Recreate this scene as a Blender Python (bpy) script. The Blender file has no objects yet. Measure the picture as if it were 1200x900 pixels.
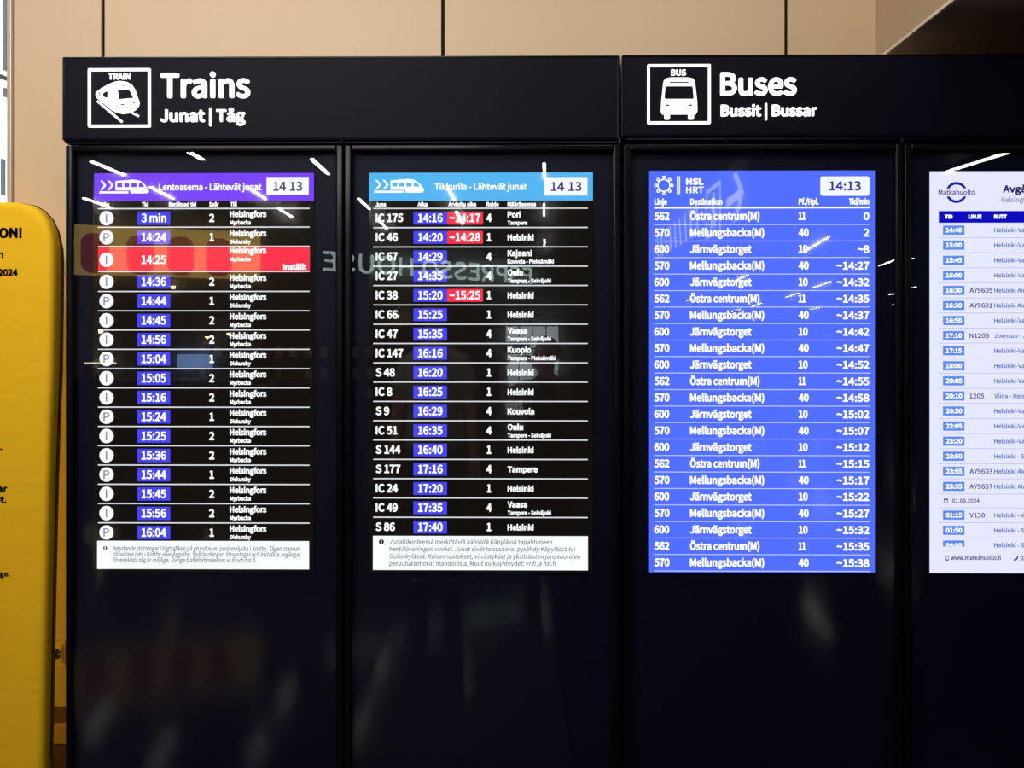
import bpy, bmesh, math, os, random
from mathutils import Vector, Matrix
random.seed(7)
SC = bpy.context.scene
COL = SC.collection

# ---------------------------------------------------------------- camera
F, CY, D, EYE, YAW = 867.0, 405.0, 2.24, 1.55, math.radians(0.43)
cd = bpy.data.cameras.new('camera'); cam = bpy.data.objects.new('camera', cd); COL.objects.link(cam)
cam.location = (0, -D, EYE); cam.rotation_euler = (math.pi/2, 0, YAW)
cd.sensor_width = 36; cd.lens = F/1200*36; cd.shift_y = (CY-450)/1200; cd.clip_start = 0.02
SC.camera = cam
# ---------------------------------------------------------------- world (daylight outside the windows)
w = bpy.data.worlds.new('daylight'); SC.world = w; w.use_nodes = True
w.node_tree.nodes['Background'].inputs[0].default_value = (0.86, 0.94, 1.0, 1)
w.node_tree.nodes['Background'].inputs[1].default_value = 3.2
# ---------------------------------------------------------------- fill lights (added, out of view, near the boards and in the café)
def area(name, loc, size, power, color, rot=(0, 0, 0)):
    l = bpy.data.lights.new(name, 'AREA'); l.shape = 'RECTANGLE'; l.size, l.size_y = size
    l.energy = power; l.color = color
    o = bpy.data.objects.new(name, l); o.location = loc; o.rotation_euler = rot; COL.objects.link(o); return o
area('added_fill_light', (-1.3, -1.15, 3.44), (2.4, 0.5), 30, (1.0, 0.94, 0.87), (0.5, 0, 0))  # added fill washing the wall on the left
area('added_fill_light', (-1.5, -2.75, 3.42), (2.4, 0.5), 76, (1.0, 0.95, 0.88), (0.95, 0, 0))  # added frontal fill that brightens the lower part of the yellow banner
area('added_fill_light', (1.3, -1.15, 3.44), (2.0, 0.5), 26, (1.0, 0.92, 0.82), (0.5, 0, 0))  # added fill washing the wall on the right
area('added_cafe_fill', (-4.55, -8.4, 2.9), (1.5, 0.5), 45, (1.0, 0.62, 0.34), (0.0, 0, 0))  # added warm fill for the café, hidden behind the yellow fascia
# ---------------------------------------------------------------- exposure
SC.view_settings.view_transform = 'Standard'; SC.view_settings.look = 'None'
SC.view_settings.exposure = 0.0; SC.view_settings.gamma = 1.0; SC.view_settings.use_curve_mapping = False
SC.cycles.use_denoising = True; SC.cycles.max_bounces = 8; SC.cycles.transparent_max_bounces = 12
SC.cycles.caustics_reflective = False; SC.cycles.sample_clamp_indirect = 6

# ---------------------------------------------------------------- helpers
def ray(px, py):
    r, u = (px-600)/F, (CY-py)/F
    return Vector((-math.sin(YAW)+r*math.cos(YAW), math.cos(YAW)+r*math.sin(YAW), u))
def P(px, py, Y=0.0):                       # measured pixel -> point on the plane y = Y
    d = ray(px, py); t = (Y+D)/d.y
    return Vector((d.x*t, Y, EYE+d.z*t))
def S(c): return tuple(((v/255)/12.92 if v/255 <= 0.04045 else ((v/255+0.055)/1.055)**2.4) for v in c)+(1,)
def mat(name, color, rough=0.5, spec=0.5, metal=0.0, emit=None, strength=1.0, bump=0.0, bscale=200, var=0.0, vscale=3, trans=None, stretch=(1, 1, 1)):
    m = bpy.data.materials.new(name); m.use_nodes = True; nt = m.node_tree; b = nt.nodes['Principled BSDF']
    b.inputs['Base Color'].default_value = color if len(color) == 4 else tuple(color)+(1,)
    b.inputs['Roughness'].default_value = rough; b.inputs['Metallic'].default_value = metal
    b.inputs['Specular IOR Level'].default_value = spec
    if emit is not None:
        b.inputs['Emission Color'].default_value = emit; b.inputs['Emission Strength'].default_value = strength
    tc = nt.nodes.new('ShaderNodeTexCoord'); mp = nt.nodes.new('ShaderNodeMapping'); mp.inputs['Scale'].default_value = stretch
    nt.links.new(tc.outputs['Object'], mp.inputs[0])
    if bump:
        n = nt.nodes.new('ShaderNodeTexNoise'); n.inputs['Scale'].default_value = bscale; nt.links.new(mp.outputs[0], n.inputs[0])
        bp = nt.nodes.new('ShaderNodeBump'); bp.inputs['Strength'].default_value = bump; bp.inputs['Distance'].default_value = 0.01
        nt.links.new(n.outputs[0], bp.inputs['Height']); nt.links.new(bp.outputs[0], b.inputs['Normal'])
    if var:
        n = nt.nodes.new('ShaderNodeTexNoise'); n.inputs['Scale'].default_value = vscale; n.inputs['Detail'].default_value = 6
        nt.links.new(mp.outputs[0], n.inputs[0])
        mx = nt.nodes.new('ShaderNodeMix'); mx.data_type = 'RGBA'
        c = b.inputs['Base Color'].default_value[:]
        mx.inputs[6].default_value = tuple(v*(1-var) for v in c[:3])+(1,); mx.inputs[7].default_value = tuple(min(1, v*(1+var)) for v in c[:3])+(1,)
        nt.links.new(n.outputs[0], mx.inputs[0]); nt.links.new(mx.outputs[2], b.inputs['Base Color'])
    return m
_em = {}
def lit(rgb, k=1.0, rough=0.04):
    k = k*1.2            # a piece of a lit display: emits, and its face still reflects
    key = (rgb, k, rough)
    if key not in _em:
        c = S(rgb); _em[key] = mat('display_colour', (0.004, 0.004, 0.004), rough, 0.5, emit=c, strength=k)
    return _em[key]

def link(name, me, m, parent=None, loc=(0, 0, 0)):
    o = bpy.data.objects.new(name, me); COL.objects.link(o)
    if m is not None and not me.materials: me.materials.append(m)
    if parent is not None: o.parent = parent
    o.location = loc
    return o
def tag(o, label, cat, group=None):
    o['label'] = label; o['category'] = cat
    if group: o['group'] = group
    return o
def empty(name, loc=(0, 0, 0), parent=None, rotz=0):
    o = bpy.data.objects.new(name, None); COL.objects.link(o); o.location = loc; o.rotation_euler[2] = rotz; o.empty_display_size = 0.05
    if parent is not None: o.parent = parent
    return o
def bm_box(bm, x0, x1, y0, y1, z0, z1):
    r = bmesh.ops.create_cube(bm, size=1)
    for v in r['verts']:
        v.co = Vector(((x0+x1)/2+v.co.x*(x1-x0), (y0+y1)/2+v.co.y*(y1-y0), (z0+z1)/2+v.co.z*(z1-z0)))
    return r['verts']
def bm_mesh(bm, smooth=False):
    me = bpy.data.meshes.new('mesh'); bmesh.ops.recalc_face_normals(bm, faces=bm.faces[:]); bm.to_mesh(me); bm.free()
    if smooth:
        for p in me.polygons: p.use_smooth = True
    return me
def box(name, x0, x1, y0, y1, z0, z1, m, parent=None, bevel=0.0, seg=3):
    bm = bmesh.new(); bm_box(bm, x0, x1, y0, y1, z0, z1)
    if bevel: bmesh.ops.bevel(bm, geom=bm.edges[:], offset=bevel, segments=seg, affect='EDGES', profile=0.5)
    me = bm_mesh(bm)
    return link(name, me, m, parent)
def bm_tube(bm, a, b, r, n=12):
    a, b = Vector(a), Vector(b); d = b-a
    M = Matrix.Translation((a+b)/2) @ d.to_track_quat('Z', 'Y').to_matrix().to_4x4()
    bmesh.ops.create_cone(bm, cap_ends=True, segments=n, radius1=r, radius2=r, depth=d.length, matrix=M)
def tube(name, a, b, r, m, parent=None, n=12):
    bm = bmesh.new(); bm_tube(bm, a, b, r, n); me = bm_mesh(bm, False)
    return link(name, me, m, parent)
def ribbon(p, q, w):
    p, q = Vector(p), Vector(q); d = (q-p).normalized(); n = Vector((-d.y, d.x))*w/2
    return [p+n, q+n, q-n, p-n]
def disc(cx, cy, r, n=28): return [(cx+r*math.cos(2*math.pi*i/n), cy+r*math.sin(2*math.pi*i/n)) for i in range(n)]
def rrect(x0, y0, x1, y1, r, n=5):
    out = []
    for cx, cy, a in ((x1-r, y0+r, -90), (x1-r, y1-r, 0), (x0+r, y1-r, 90), (x0+r, y0+r, 180)):
        for i in range(n+1):
            t = math.radians(a+90*i/n); out.append((cx+r*math.cos(t), cy+r*math.sin(t)))
    return out
def rect(x0, y0, x1, y1): return [(x0, y0), (x1, y0), (x1, y1), (x0, y1)]

TMP = []
def fill2d(loops, extrude=0.0):
    """closed outlines in metres (x, z), inner ones are holes -> mesh in the XZ plane facing -y"""
    cu = bpy.data.curves.new('outline', 'CURVE'); cu.dimensions = '2D'; cu.fill_mode = 'BOTH'; cu.extrude = extrude
    for lp in loops:
        sp = cu.splines.new('POLY'); sp.points.add(len(lp)-1); sp.use_cyclic_u = True
        for i, (x, z) in enumerate(lp): sp.points[i].co = (x, z, 0, 1)
    o = bpy.data.objects.new('outline', cu); COL.objects.link(o)
    me = bpy.data.meshes.new_from_object(o.evaluated_get(bpy.context.evaluated_depsgraph_get()))
    bpy.data.objects.remove(o); bpy.data.curves.remove(cu)
    me.transform(Matrix.Rotation(math.pi/2, 4, 'X'))
    return me

# lettering -------------------------------------------------------
FD = bpy.utils.system_resource('DATAFILES', path='fonts')
def font(fn):
    try: return bpy.data.fonts.load(os.path.join(FD, fn))
    except Exception: return None
FONTS = {'sign': font('Noto Sans CJK Regular.woff2')}
_cap, _raw, _txt = {}, {}, {}
def raw_text(body, fk, res=3):
    k = (body, fk)
    if k not in _raw:
        t = bpy.data.curves.new('lettering', 'FONT'); t.body = body; t.size = 1.0; t.resolution_u = res
        if FONTS[fk]: t.font = FONTS[fk]
        o = bpy.data.objects.new('lettering', t); COL.objects.link(o)
        me = bpy.data.meshes.new_from_object(o.evaluated_get(bpy.context.evaluated_depsgraph_get()))
        bpy.data.objects.remove(o)
        vs = [v.co.copy() for v in me.vertices]; fs = [tuple(p.vertices) for p in me.polygons]
        bpy.data.meshes.remove(me)
        xs = [v.x for v in vs] or [0, 1]
        _raw[k] = (vs, fs, min(xs), max(xs))
    return _raw[k]
def cap_of(fk):
    if fk not in _cap: _cap[fk] = max(v.y for v in raw_text('H', fk)[0])
    return _cap[fk]
def text_mesh(body, cap, width=None, ref=None, bold=0.0, fk='sign', align='L', slant=0.0, extrude=0.0, res=3):
    """cap height / width in metres; bold = extra stroke half-width in metres; ref = string the width belongs to"""
    key = (body, round(cap, 6), width and round(width, 6), ref, round(bold, 6), fk, align, slant, extrude)
    if key in _txt: return _txt[key]
    vs, fs, x0, x1 = raw_text(body, fk, res); s = cap/cap_of(fk)
    if width:
        if ref: _, _, rx0, rx1 = raw_text(ref, fk, res); sx = (width-2*bold)/(rx1-rx0)
        else: sx = (width-2*bold)/(x1-x0)
    else: sx = s
    s = (cap-2*bold)/cap_of(fk)
    W = (x1-x0)*sx
    ox = {'L': bold, 'R': -W-bold, 'C': -W/2}[align]
    base = [((v.x-x0)*sx+ox+slant*v.y*s, v.y*s+bold) for v in vs]
    offs = [(0, 0)] if not bold else [(bold*math.cos(a), bold*math.sin(a)) for a in [i*math.pi/4 for i in range(8)]]
    V, Fa = [], []
    for dx, dz in offs:
        n = len(V)
        V += [(x+dx, 0, z+dz) for x, z in base]; Fa += [tuple(i+n for i in f) for f in fs]
    me = bpy.data.meshes.new('lettering'); me.from_pydata(V, [], Fa); me.update()
    if extrude:
        bm = bmesh.new(); bm.from_mesh(me); r = bmesh.ops.extrude_face_region(bm, geom=bm.faces[:])
        for e in r['geom']:
            if isinstance(e, bmesh.types.BMVert): e.co.y -= extrude
        bm.to_mesh(me); bm.free()
    _txt[key] = me
    return me
_mt = {}
def put_text(name, me, m, parent, x, y, z):
    k = (me.name, m.name)
    if k not in _mt:
        c = me if not me.materials else me.copy()
        c.materials.clear(); c.materials.append(m); _mt[k] = c
    return link(name, _mt[k], None, parent, (x, y, z))

class Face:
    """a drawing area on the plane y = Y, laid out in the measured units around column pc"""
    def __init__(s, px, Y): s.Y = Y; s.pc = px; s.k = (P(px, 300, Y).z-P(px, 400, Y).z)/100; s.n = 0
    def x(s, px): return P(s.pc, CY, s.Y).x+(px-s.pc)*s.k
    def z(s, py): return EYE+(CY-py)*s.k
    def pt(s, p): return (s.x(p[0]), s.z(p[1]))
    def shape(s, name, loops, m, parent, lift=0.001, extrude=0.0):
        me = fill2d([[s.pt(p) for p in lp] for lp in loops], extrude)
        return link(name, me, m, parent, (0, s.Y-lift, 0))
    _rc = {}
    def rect(s, name, x0, y0, x1, y1, m, parent, lift=0.001):
        w, h = round((x1-x0)*s.k, 5), round((y1-y0)*s.k, 5); k = (w, h, m.name)
        if k not in Face._rc:
            me = bpy.data.meshes.new('panel'); me.from_pydata([(0, 0, 0), (w, 0, 0), (w, 0, h), (0, 0, h)], [], [(0, 1, 2, 3)]); me.materials.append(m); Face._rc[k] = me
        return link(name, Face._rc[k], None, parent, (s.x(x0), s.Y-lift, s.z(y1)))
    def text(s, name, body, x, base, cap, m, parent, width=None, ref=None, bold=0.0, fk=None, align='L', slant=0.0, lift=0.0016, extrude=0.0, res=3):
        if fk is None: bold = bold*0.8+0.018*cap; fk = 'sign'
        me = text_mesh(body, cap*s.k, width and width*s.k, ref, bold*s.k, fk, align, slant, extrude, res)
        return put_text(name, me, m, parent, s.x(x), s.Y-lift, s.z(base))

# ---------------------------------------------------------------- materials
M = {}
M['wall'] = mat('beige_laminate', S((216, 190, 158)), 0.45, 0.35, bump=0.03, bscale=300, var=0.035, vscale=1.2)
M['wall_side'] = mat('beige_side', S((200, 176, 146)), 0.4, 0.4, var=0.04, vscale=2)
M['joint'] = mat('dark_joint', (0.006, 0.005, 0.004), 0.7, 0.2)
M['cap'] = mat('pale_metal_edge', S((250, 238, 218)), 0.35, 0.5)
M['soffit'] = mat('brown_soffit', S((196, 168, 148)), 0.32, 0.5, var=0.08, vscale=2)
M['ceiling'] = mat('ceiling', (0.03, 0.026, 0.024), 0.7, 0.3, var=0.1)
M['alu'] = mat('satin_aluminium', S((205, 190, 180)), 0.35, 0.5, metal=0.25)
M['white_frame'] = mat('white_frame', S((235, 238, 240)), 0.4, 0.5)
M['header'] = mat('header_navy', S((13, 12, 26)), 0.5, 0.08, bump=0.02, bscale=500)
M['black_alu'] = mat('black_profile', (0.003, 0.003, 0.006), 0.25, 0.16)
M['back_navy'] = mat('navy_backing', (0.0012, 0.0028, 0.017), 0.6, 0.2)
M['body'] = mat('cabinet_body', (0.008, 0.008, 0.012), 0.4, 0.4)
M['lcd'] = mat('display_black', (0.010, 0.0085, 0.007), 0.09, 0.5, emit=(0.55, 0.40, 0.34, 1), strength=0.005)
M['yellow'] = mat('yellow_fabric', S((250, 196, 26)), 0.75, 0.25, bump=0.25, bscale=9, var=0.03, vscale=4, stretch=(1, 1, 3))
M['seam'] = mat('seam_shadow', S((60, 44, 10)), 0.9, 0.1)  # seam colour, darkened to hold the shadow gap too
M['black_print'] = mat('black_print', (0.012, 0.011, 0.009), 0.6, 0.3)
M['socket'] = mat('cream_plastic', S((228, 200, 140)), 0.4, 0.4)
M['socket_dark'] = mat('socket_hole', (0.02, 0.018, 0.015), 0.5, 0.4)
M['base'] = mat('beige_plinth', S((205, 170, 120)), 0.45, 0.4)
M['base_dark'] = mat('brown_plinth_shade', S((110, 82, 45)), 0.5, 0.4)  # brown of the lower plinth, also used as the recess's shade
M['floor_a'] = mat('floor_tile_dark', (0.022, 0.022, 0.03), 0.12, 0.3, bump=0.02, bscale=6, var=0.15)
M['floor_b'] = mat('floor_tile_mid', (0.05, 0.043, 0.045), 0.12, 0.3, bump=0.02, bscale=6, var=0.15)
M['floor_c'] = mat('floor_tile_pale', (0.085, 0.07, 0.068), 0.12, 0.3, bump=0.02, bscale=6, var=0.15)
M['grout'] = mat('floor_grout', (0.03, 0.028, 0.026), 0.6, 0.3)
M['lamp'] = mat('lamp_tube', (0.8, 0.8, 0.8), 0.5, 0.2, emit=(1.0, 0.96, 0.9, 1), strength=34)
M['dark_metal'] = mat('dark_metal', (0.02, 0.02, 0.022), 0.4, 0.5)
# glass: a clear pane, front and back face reflecting together
g = bpy.data.materials.new('door_glass'); g.use_nodes = True; nt = g.node_tree; nt.nodes.clear()
out = nt.nodes.new('ShaderNodeOutputMaterial'); mx = nt.nodes.new('ShaderNodeMixShader'); tr = nt.nodes.new('ShaderNodeBsdfTransparent')
gl = nt.nodes.new('ShaderNodeBsdfGlossy'); gl.inputs['Roughness'].default_value = 0.0; fr = nt.nodes.new('ShaderNodeFresnel'); fr.inputs[0].default_value = 1.62
tr.inputs[0].default_value = (0.96, 0.97, 0.98, 1)
ge = nt.nodes.new('ShaderNodeNewGeometry'); inv = nt.nodes.new('ShaderNodeMath'); inv.operation = 'SUBTRACT'; inv.inputs[0].default_value = 1
mul = nt.nodes.new('ShaderNodeMath'); mul.operation = 'MULTIPLY'      # both faces' reflection is counted once, on the face turned to the ray
nt.links.new(ge.outputs['Backfacing'], inv.inputs[1]); nt.links.new(inv.outputs[0], mul.inputs[0]); nt.links.new(fr.outputs[0], mul.inputs[1])
nt.links.new(mul.outputs[0], mx.inputs[0]); nt.links.new(tr.outputs[0], mx.inputs[1]); nt.links.new(gl.outputs[0], mx.inputs[2]); nt.links.new(mx.outputs[0], out.inputs[0])
M['glass'] = g
WHITE = lit((255, 255, 255), 1.05); WHITE2 = lit((235, 235, 240), 0.9)

# ================================================================ THE ROOM
YW = 0.36                                    # wall plane behind the boards
def wx(px): return P(px, CY, YW).x
def wz(py): return EYE+(CY-py)/F*(YW+D)
CEIL = 3.5
XL, XR, YB = -8.0, 22.0, -44.0
def struct(o): o['kind'] = 'structure'; return o
# floor with tiles (0.9 m) where the boards' glass shows them
struct(box('floor', XL, XR, YB, YW+0.1, -0.1, -0.012, M['grout']))
FL = bpy.data.objects['floor']
tm = []
for k in ('floor_a', 'floor_b', 'floor_c'):
    bm = bmesh.new(); bm_box(bm, 0.003, 0.897, 0.003, 0.897, -0.012, 0.0); me = bm_mesh(bm); me.materials.append(M[k]); tm.append(me)
for i in range(-7, 9):
    for j in range(0, 16):
        x, y = i*0.9+0.2, YW-0.9-j*0.9
        if y < -14: continue
        me = tm[random.choices((0, 1, 2), (5, 3, 2) if i < 0 else (7, 3, 0.4))[0]]
        link('tile', me, None, FL, (x, y, 0))
struct(box('floor_far', XL, XR, YB, -14.05, -0.02, 0.0, M['floor_a']))
struct(box('ceiling', XL, XR, YB, YW+0.1, CEIL, CEIL+0.1, M['ceiling']))
# wall behind the boards: backing + separate laminate panels
xl = wx(16)
wb = struct(box('wall_back', xl, XR, YW+0.012, YW+0.12, 0, CEIL, M['joint']))
edges = [xl-0.0, wx(120.5), wx(519), wx(921.5), wx(1026)]
for i, (a, b) in enumerate(zip(edges[:-1], edges[1:])):
    ga = 0 if i == 0 else 0.0062; gb = 0 if i == 3 else 0.0062
    box('panel', a+ga, b-gb, YW, YW+0.012, wz(830.5), CEIL, M['wall'], wb, 0.001, 1)
box('panel', edges[-1]+0.002, edges[-1]+1.2, YW, YW+0.012, wz(830.5), CEIL, M['wall'], wb, 0.001, 1)
# plinth seen between the yellow banner and the boards
bb = struct(box('baseboard_back', xl, XR, YW+0.001, YW+0.012, 0, wz(831.5), M['base_dark']))
box('recess_shade_strip', xl, edges[-1], YW-0.004, YW+0.001, wz(848), wz(831.5), M['base_dark'], bb)  # the recess's shade is put into this strip's dark brown
box('upper_strip', xl, edges[-1], YW-0.022, YW+0.001, wz(871)+0.002, wz(848), M['base'], bb, 0.001, 1)
box('lower_strip', xl, edges[-1], YW-0.016, YW+0.001, 0.0, wz(871)-0.004, M['base_dark'], bb, 0.001, 1)
# metal trim on the wall's left end, window beyond
struct(box('trim_1', wx(10.5), wx(15.6), YW-0.012, YW+0.10, 0, CEIL, M['alu'], None, 0.002, 2))
wl0, wl1 = -3.9, wx(10)
win = struct(box('window_1', wl0, wl1+0.004, YW+0.03, YW+0.09, 0, 0.12, M['white_frame']))
box('window_frame', wl1-0.012, wl1+0.003, YW+0.02, YW+0.10, 0.12, CEIL, M['white_frame'], win)
box('window_frame', wl0, wl0+0.05, YW+0.02, YW+0.10, 0.12, CEIL, M['white_frame'], win)
pane = box('pane', wl0+0.05, wl1-0.012, YW+0.055, YW+0.062, 0.12, CEIL, M['glass'], win)
struct(box('wall_left', XL, wl0, YW, YW+0.1, 0, CEIL, M['wall']))
struct(box('wall_side_left', XL-0.1, XL, YB, YW+0.1, 0, CEIL, M['wall_side']))
struct(box('wall_side_right', XR, XR+0.1, YB, YW+0.1, 0, CEIL, M['ceiling']))
wf = struct(box('wall_front', XL, -0.8, YB-0.1, YB, 0, CEIL, M['ceiling']))
struct(box('wall_front_right', 2.6, XR, YB-0.1, YB, 0, CEIL, M['ceiling']))
w2 = struct(box('window_2', -0.8, 2.6, YB-0.1, YB, 2.75, CEIL, M['ceiling']))
for x in (-0.8, 0.05, 0.9, 1.75, 2.55): box('window_frame', x, x+0.06, YB-0.08, YB-0.02, 0, 2.75, M['dark_metal'], w2)
box('window_frame', -0.8, 2.6, YB-0.08, YB-0.02, 1.3, 1.42, M['dark_metal'], w2)
# bulkhead on the right: beige side, pale edge strip, brown underside
bx, bz = wx(1026), EYE+330/F*(YW+D)
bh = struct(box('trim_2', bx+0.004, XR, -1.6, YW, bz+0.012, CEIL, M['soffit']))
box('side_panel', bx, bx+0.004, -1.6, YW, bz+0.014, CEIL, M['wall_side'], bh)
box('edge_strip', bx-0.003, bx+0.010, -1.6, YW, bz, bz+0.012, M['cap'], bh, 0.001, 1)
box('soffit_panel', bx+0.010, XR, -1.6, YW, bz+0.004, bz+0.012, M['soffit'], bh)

# outside: pale office block across the yard, sky lit
oy = YW+9
ext = empty('street_building', (0, oy, 0)); tag(ext, 'pale office block outside, seen through the window at the left edge', 'building')
M['ext'] = mat('pale_render', S((245, 247, 246)), 0.8, 0.2); M['ext_glass'] = mat('grey_glazing', S((60, 66, 70)), 0.2, 0.5); M['rail'] = mat('black_rail', (0.01, 0.01, 0.01), 0.5, 0.4)
box('facade', -16, -3, 0.05, 1, -3, 8.5, M['ext'], ext)
box('facade', -16, -3, -0.4, 0.06, -3, -0.2, M['ext'], ext)
def ox(px): return P(px, 100, oy).x
def oz(py): return P(5, py, oy).z
for k in range(-6, 4):
    a = ox(3.6)+k*0.16; box('window', a, a+0.05, 0.0, 0.05, oz(82), oz(-40), M['ext_glass'], ext)
for k in range(-3, 2):
    a = ox(2.6)+k*0.5; box('window', a, a+0.055, 0.0, 0.05, oz(113), oz(103), M['ext_glass'], ext)
for k in range(-3, 3):
    a = ox(0.5)+k*0.4; box('window', a, a+0.045, 0.0, 0.05, oz(228), oz(186), M['ext_glass'], ext)
tube('roof_rail', (ox(-80), -0.05, oz(60)), (ox(60), -0.05, oz(112)), 0.035, M['rail'], ext)

# ================================================================ CABINETS AND HEADERS
def X0(px, py=CY): return P(px, py, 0).x
ZT = (P(240, 171.5).z+P(900, 168.2).z)/2
CAB = [(77.5, 402.6, 'train'), (403.6, 727.2, 'train'), (730.5, 1057.6, 'bus'), (1058.8, 1386, 'bus')]
cab_labels = [
    'tall black glass display cabinet holding the purple-bannered train screen, under the Trains header',
    'tall black glass display cabinet holding the light-blue-bannered train screen, under the Trains header',
    'tall black glass display cabinet holding the blue bus departures screen, under the Buses header',
    'tall black glass display cabinet holding the white coach timetable screen, at the right frame edge']
FW = 0.0215
cabs = []
for (a, b, kind), lab in zip(CAB, cab_labels):
    x0, x1 = X0(a), X0(b); cx = (x0+x1)/2; W = (x1-x0)/2
    c = empty('display_cabinet', (cx, 0.15, 0)); tag(c, lab, 'cabinet', 'black display cabinets')
    box('body', -W+0.001, W-0.001, -0.13, 0.19, 0.06, ZT-0.002, M['body'], c)
    box('plinth', -W+0.02, W-0.02, -0.10, 0.18, 0, 0.06, M['black_alu'], c)
    box('backing_panel', -W+FW-0.004, W-FW+0.004, -0.1325, -0.13, 0.08, ZT-0.02, M['back_navy'], c)
    box('glass_door', -W+FW-0.003, W-FW+0.003, -0.150, -0.1495, 0.08, ZT-0.018, M['glass'], c)
    # rounded black door frame, four profiles
    fr_ = [('frame_side', (-W+0.0008, 0.07), (-W+FW, ZT)), ('frame_side', (W-FW, 0.07), (W-0.0008, ZT)),
           ('frame_rail', (-W+FW, ZT-0.0195), (W-FW, ZT)), ('frame_rail', (-W+FW, 0.07), (W-FW, 0.10))]
    for n, (xa, za), (xb, zb) in fr_:
        bm = bmesh.new()
        mid = 0.5
        bm_box(bm, xa, xb, -0.1565, -0.131, za, zb)
        bmesh.ops.bevel(bm, geom=bm.edges[:], offset=0.0045, segments=4, affect='EDGES', profile=0.5)
        me = bm_mesh(bm, True); link(n, me, M['black_alu'], c)
        # thin bead against the glass
    for xa in (-W+FW+0.0005, W-FW-0.0005):
        tube('glazing_bead', (xa, -0.151, 0.1), (xa, -0.151, ZT-0.02), 0.0018, M['black_alu'], c, 8)
    tube('hinge', (W-0.004, -0.158, ZT+0.002), (W-0.004, -0.158, ZT+0.016), 0.0055, M['black_alu'], c, 12)
    cabs.append(c)

def header(name, pxa, pxb, py_top, py_bot, pc, label):
    x0, x1 = X0(pxa), X0(pxb); f = Face(pc, 0); zt, zb = f.z(py_top), f.z(py_bot)
    h = empty(name, ((x0+x1)/2, 0.15, ZT)); tag(h, label, 'sign', 'header signs over the boards'); W = (x1-x0)/2
    bm = bmesh.new()
    prof = [(0.16, zt-ZT), (-0.152, zt-ZT), (-0.152, zb-ZT+0.004)]
    for i in range(1, 7):
        t = math.pi/2*i/6; prof.append((-0.152+0.012*(1-math.cos(t)), zb-ZT+0.004-0.014*math.sin(t)))
    prof.append((0.16, zb-ZT-0.010))
    A = [bm.verts.new((-W, y, z)) for y, z in prof]; B = [bm.verts.new((W, y, z)) for y, z in prof]
    bm.faces.new(A); bm.faces.new(B[::-1])
    for i in range(len(prof)): j = (i+1) % len(prof); bm.faces.new((A[i], A[j], B[j], B[i]))
    me = bm_mesh(bm); link('header_box', me, M['header'], h)
    box('top_cap', -W-0.0005, W+0.0005, -0.1545, -0.13, zt-ZT-0.0025, zt-ZT+0.0015, M['black_alu'], h)
    tube('lower_rail', (-W+0.012, -0.147, zb-ZT-0.013), (W-0.004, -0.147, zb-ZT-0.013), 0.0042, M['black_alu'], h, 16)
    for sx in (-1, 1):
        box('end_cap', sx*W-0.003, sx*W+0.003, -0.1535, -0.12, zb-ZT-0.004, zt-ZT, M['black_alu'], h, 0.0012, 2)
    box('spacer', -W+0.03, W-0.03, -0.12, 0.14, 0.0, zb-ZT-0.008, M['body'], h)
    return h
hT = header('header_sign', 75, 724.6, 67.2, 162.3, 400, 'black header sign reading Trains, Junat | Tåg, with boxed train pictogram')
hB = header('header_sign', 729.6, 1386, 65.0, 157.6, 1050, 'black header sign reading Buses, Bussit | Bussar, with boxed bus pictogram')
LET = lit((255, 255, 255), 1.3, 0.3)
HY = -0.002
def child_world(o, parent):                 # keep world placement under a moved parent
    o.parent = parent; o.matrix_parent_inverse = Matrix.Translation(-parent.location); return o
class HFace(Face):
    def text(s, name, body, *a, **k):
        p = a[4]; a = a[:4]+(None,)+a[5:]; return child_world(super().text(name, body, *a, **k), p)
    def shape(s, name, loops, m, parent, lift=0.001, extrude=0.0):
        return child_world(super().shape(name, loops, m, None, lift, extrude), parent)
u8 = lambda pts: [(60+u/4.444, 50+v/4.446) for u, v in pts]
f = HFace(210, HY)
pict = f.shape('pictogram_frame', [rrect(103.7, 80.6, 177.2, 149.6, 1.2), rrect(106.7, 83.6, 174.2, 146.6, 0.6)], LET, hT, 0.004, 0.002)
f.text('pictogram_caption', 'TRAIN', 127.3, 93.4, 7.4, LET, hT, 26, None, 0.32, 'sign', lift=0.002, extrude=0.003)
f.shape('train_pictogram', [
    u8([(236, 262), (262, 242), (300, 220), (335, 206), (362, 202), (398, 207), (424, 222), (440, 248), (452, 285), (462, 312), (459, 332), (442, 352), (412, 368), (375, 373), (342, 366), (318, 354), (290, 330), (262, 308), (240, 290), (235, 276)]),
    u8([(249, 263), (259, 260), (260, 280), (250, 275)]), u8([(271, 262), (299, 251), (297, 291), (270, 282)]),
    u8([(347, 248), (408, 247), (421, 264), (432, 291), (355, 298)]), u8([(371, 224), (388, 224), (390, 231), (371, 231)]),
    u8([(363, 320), (382, 319), (383, 327), (364, 329)]), u8([(426, 311), (440, 310), (440, 318), (427, 319)])], LET, hT, 0.004, 0.002)
for p, q, wd in (((243, 306), (372, 415), 11), ((414, 362), (458, 385), 11)):
    f.shape('rail_stroke', [[tuple(v) for v in ribbon(*[u8([t])[0] for t in (p, q)], wd/4.444)]], LET, hT, 0.004, 0.002)
f.text('title_lettering', 'Trains', 188.9, 115.4, 29.2, LET, hT, 105, None, 1.1, 'sign', lift=0.002, extrude=0.004, res=6)
f.text('subtitle_lettering', 'Junat | Tåg', 188.2, 143.4, 14.6, LET, hT, 100, None, 0.66, 'sign', lift=0.002, extrude=0.004, res=5)
u7 = lambda pts: [(755+u/5.714, 70+v/5.714) for u, v in pts]
f = HFace(860, HY)
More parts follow.
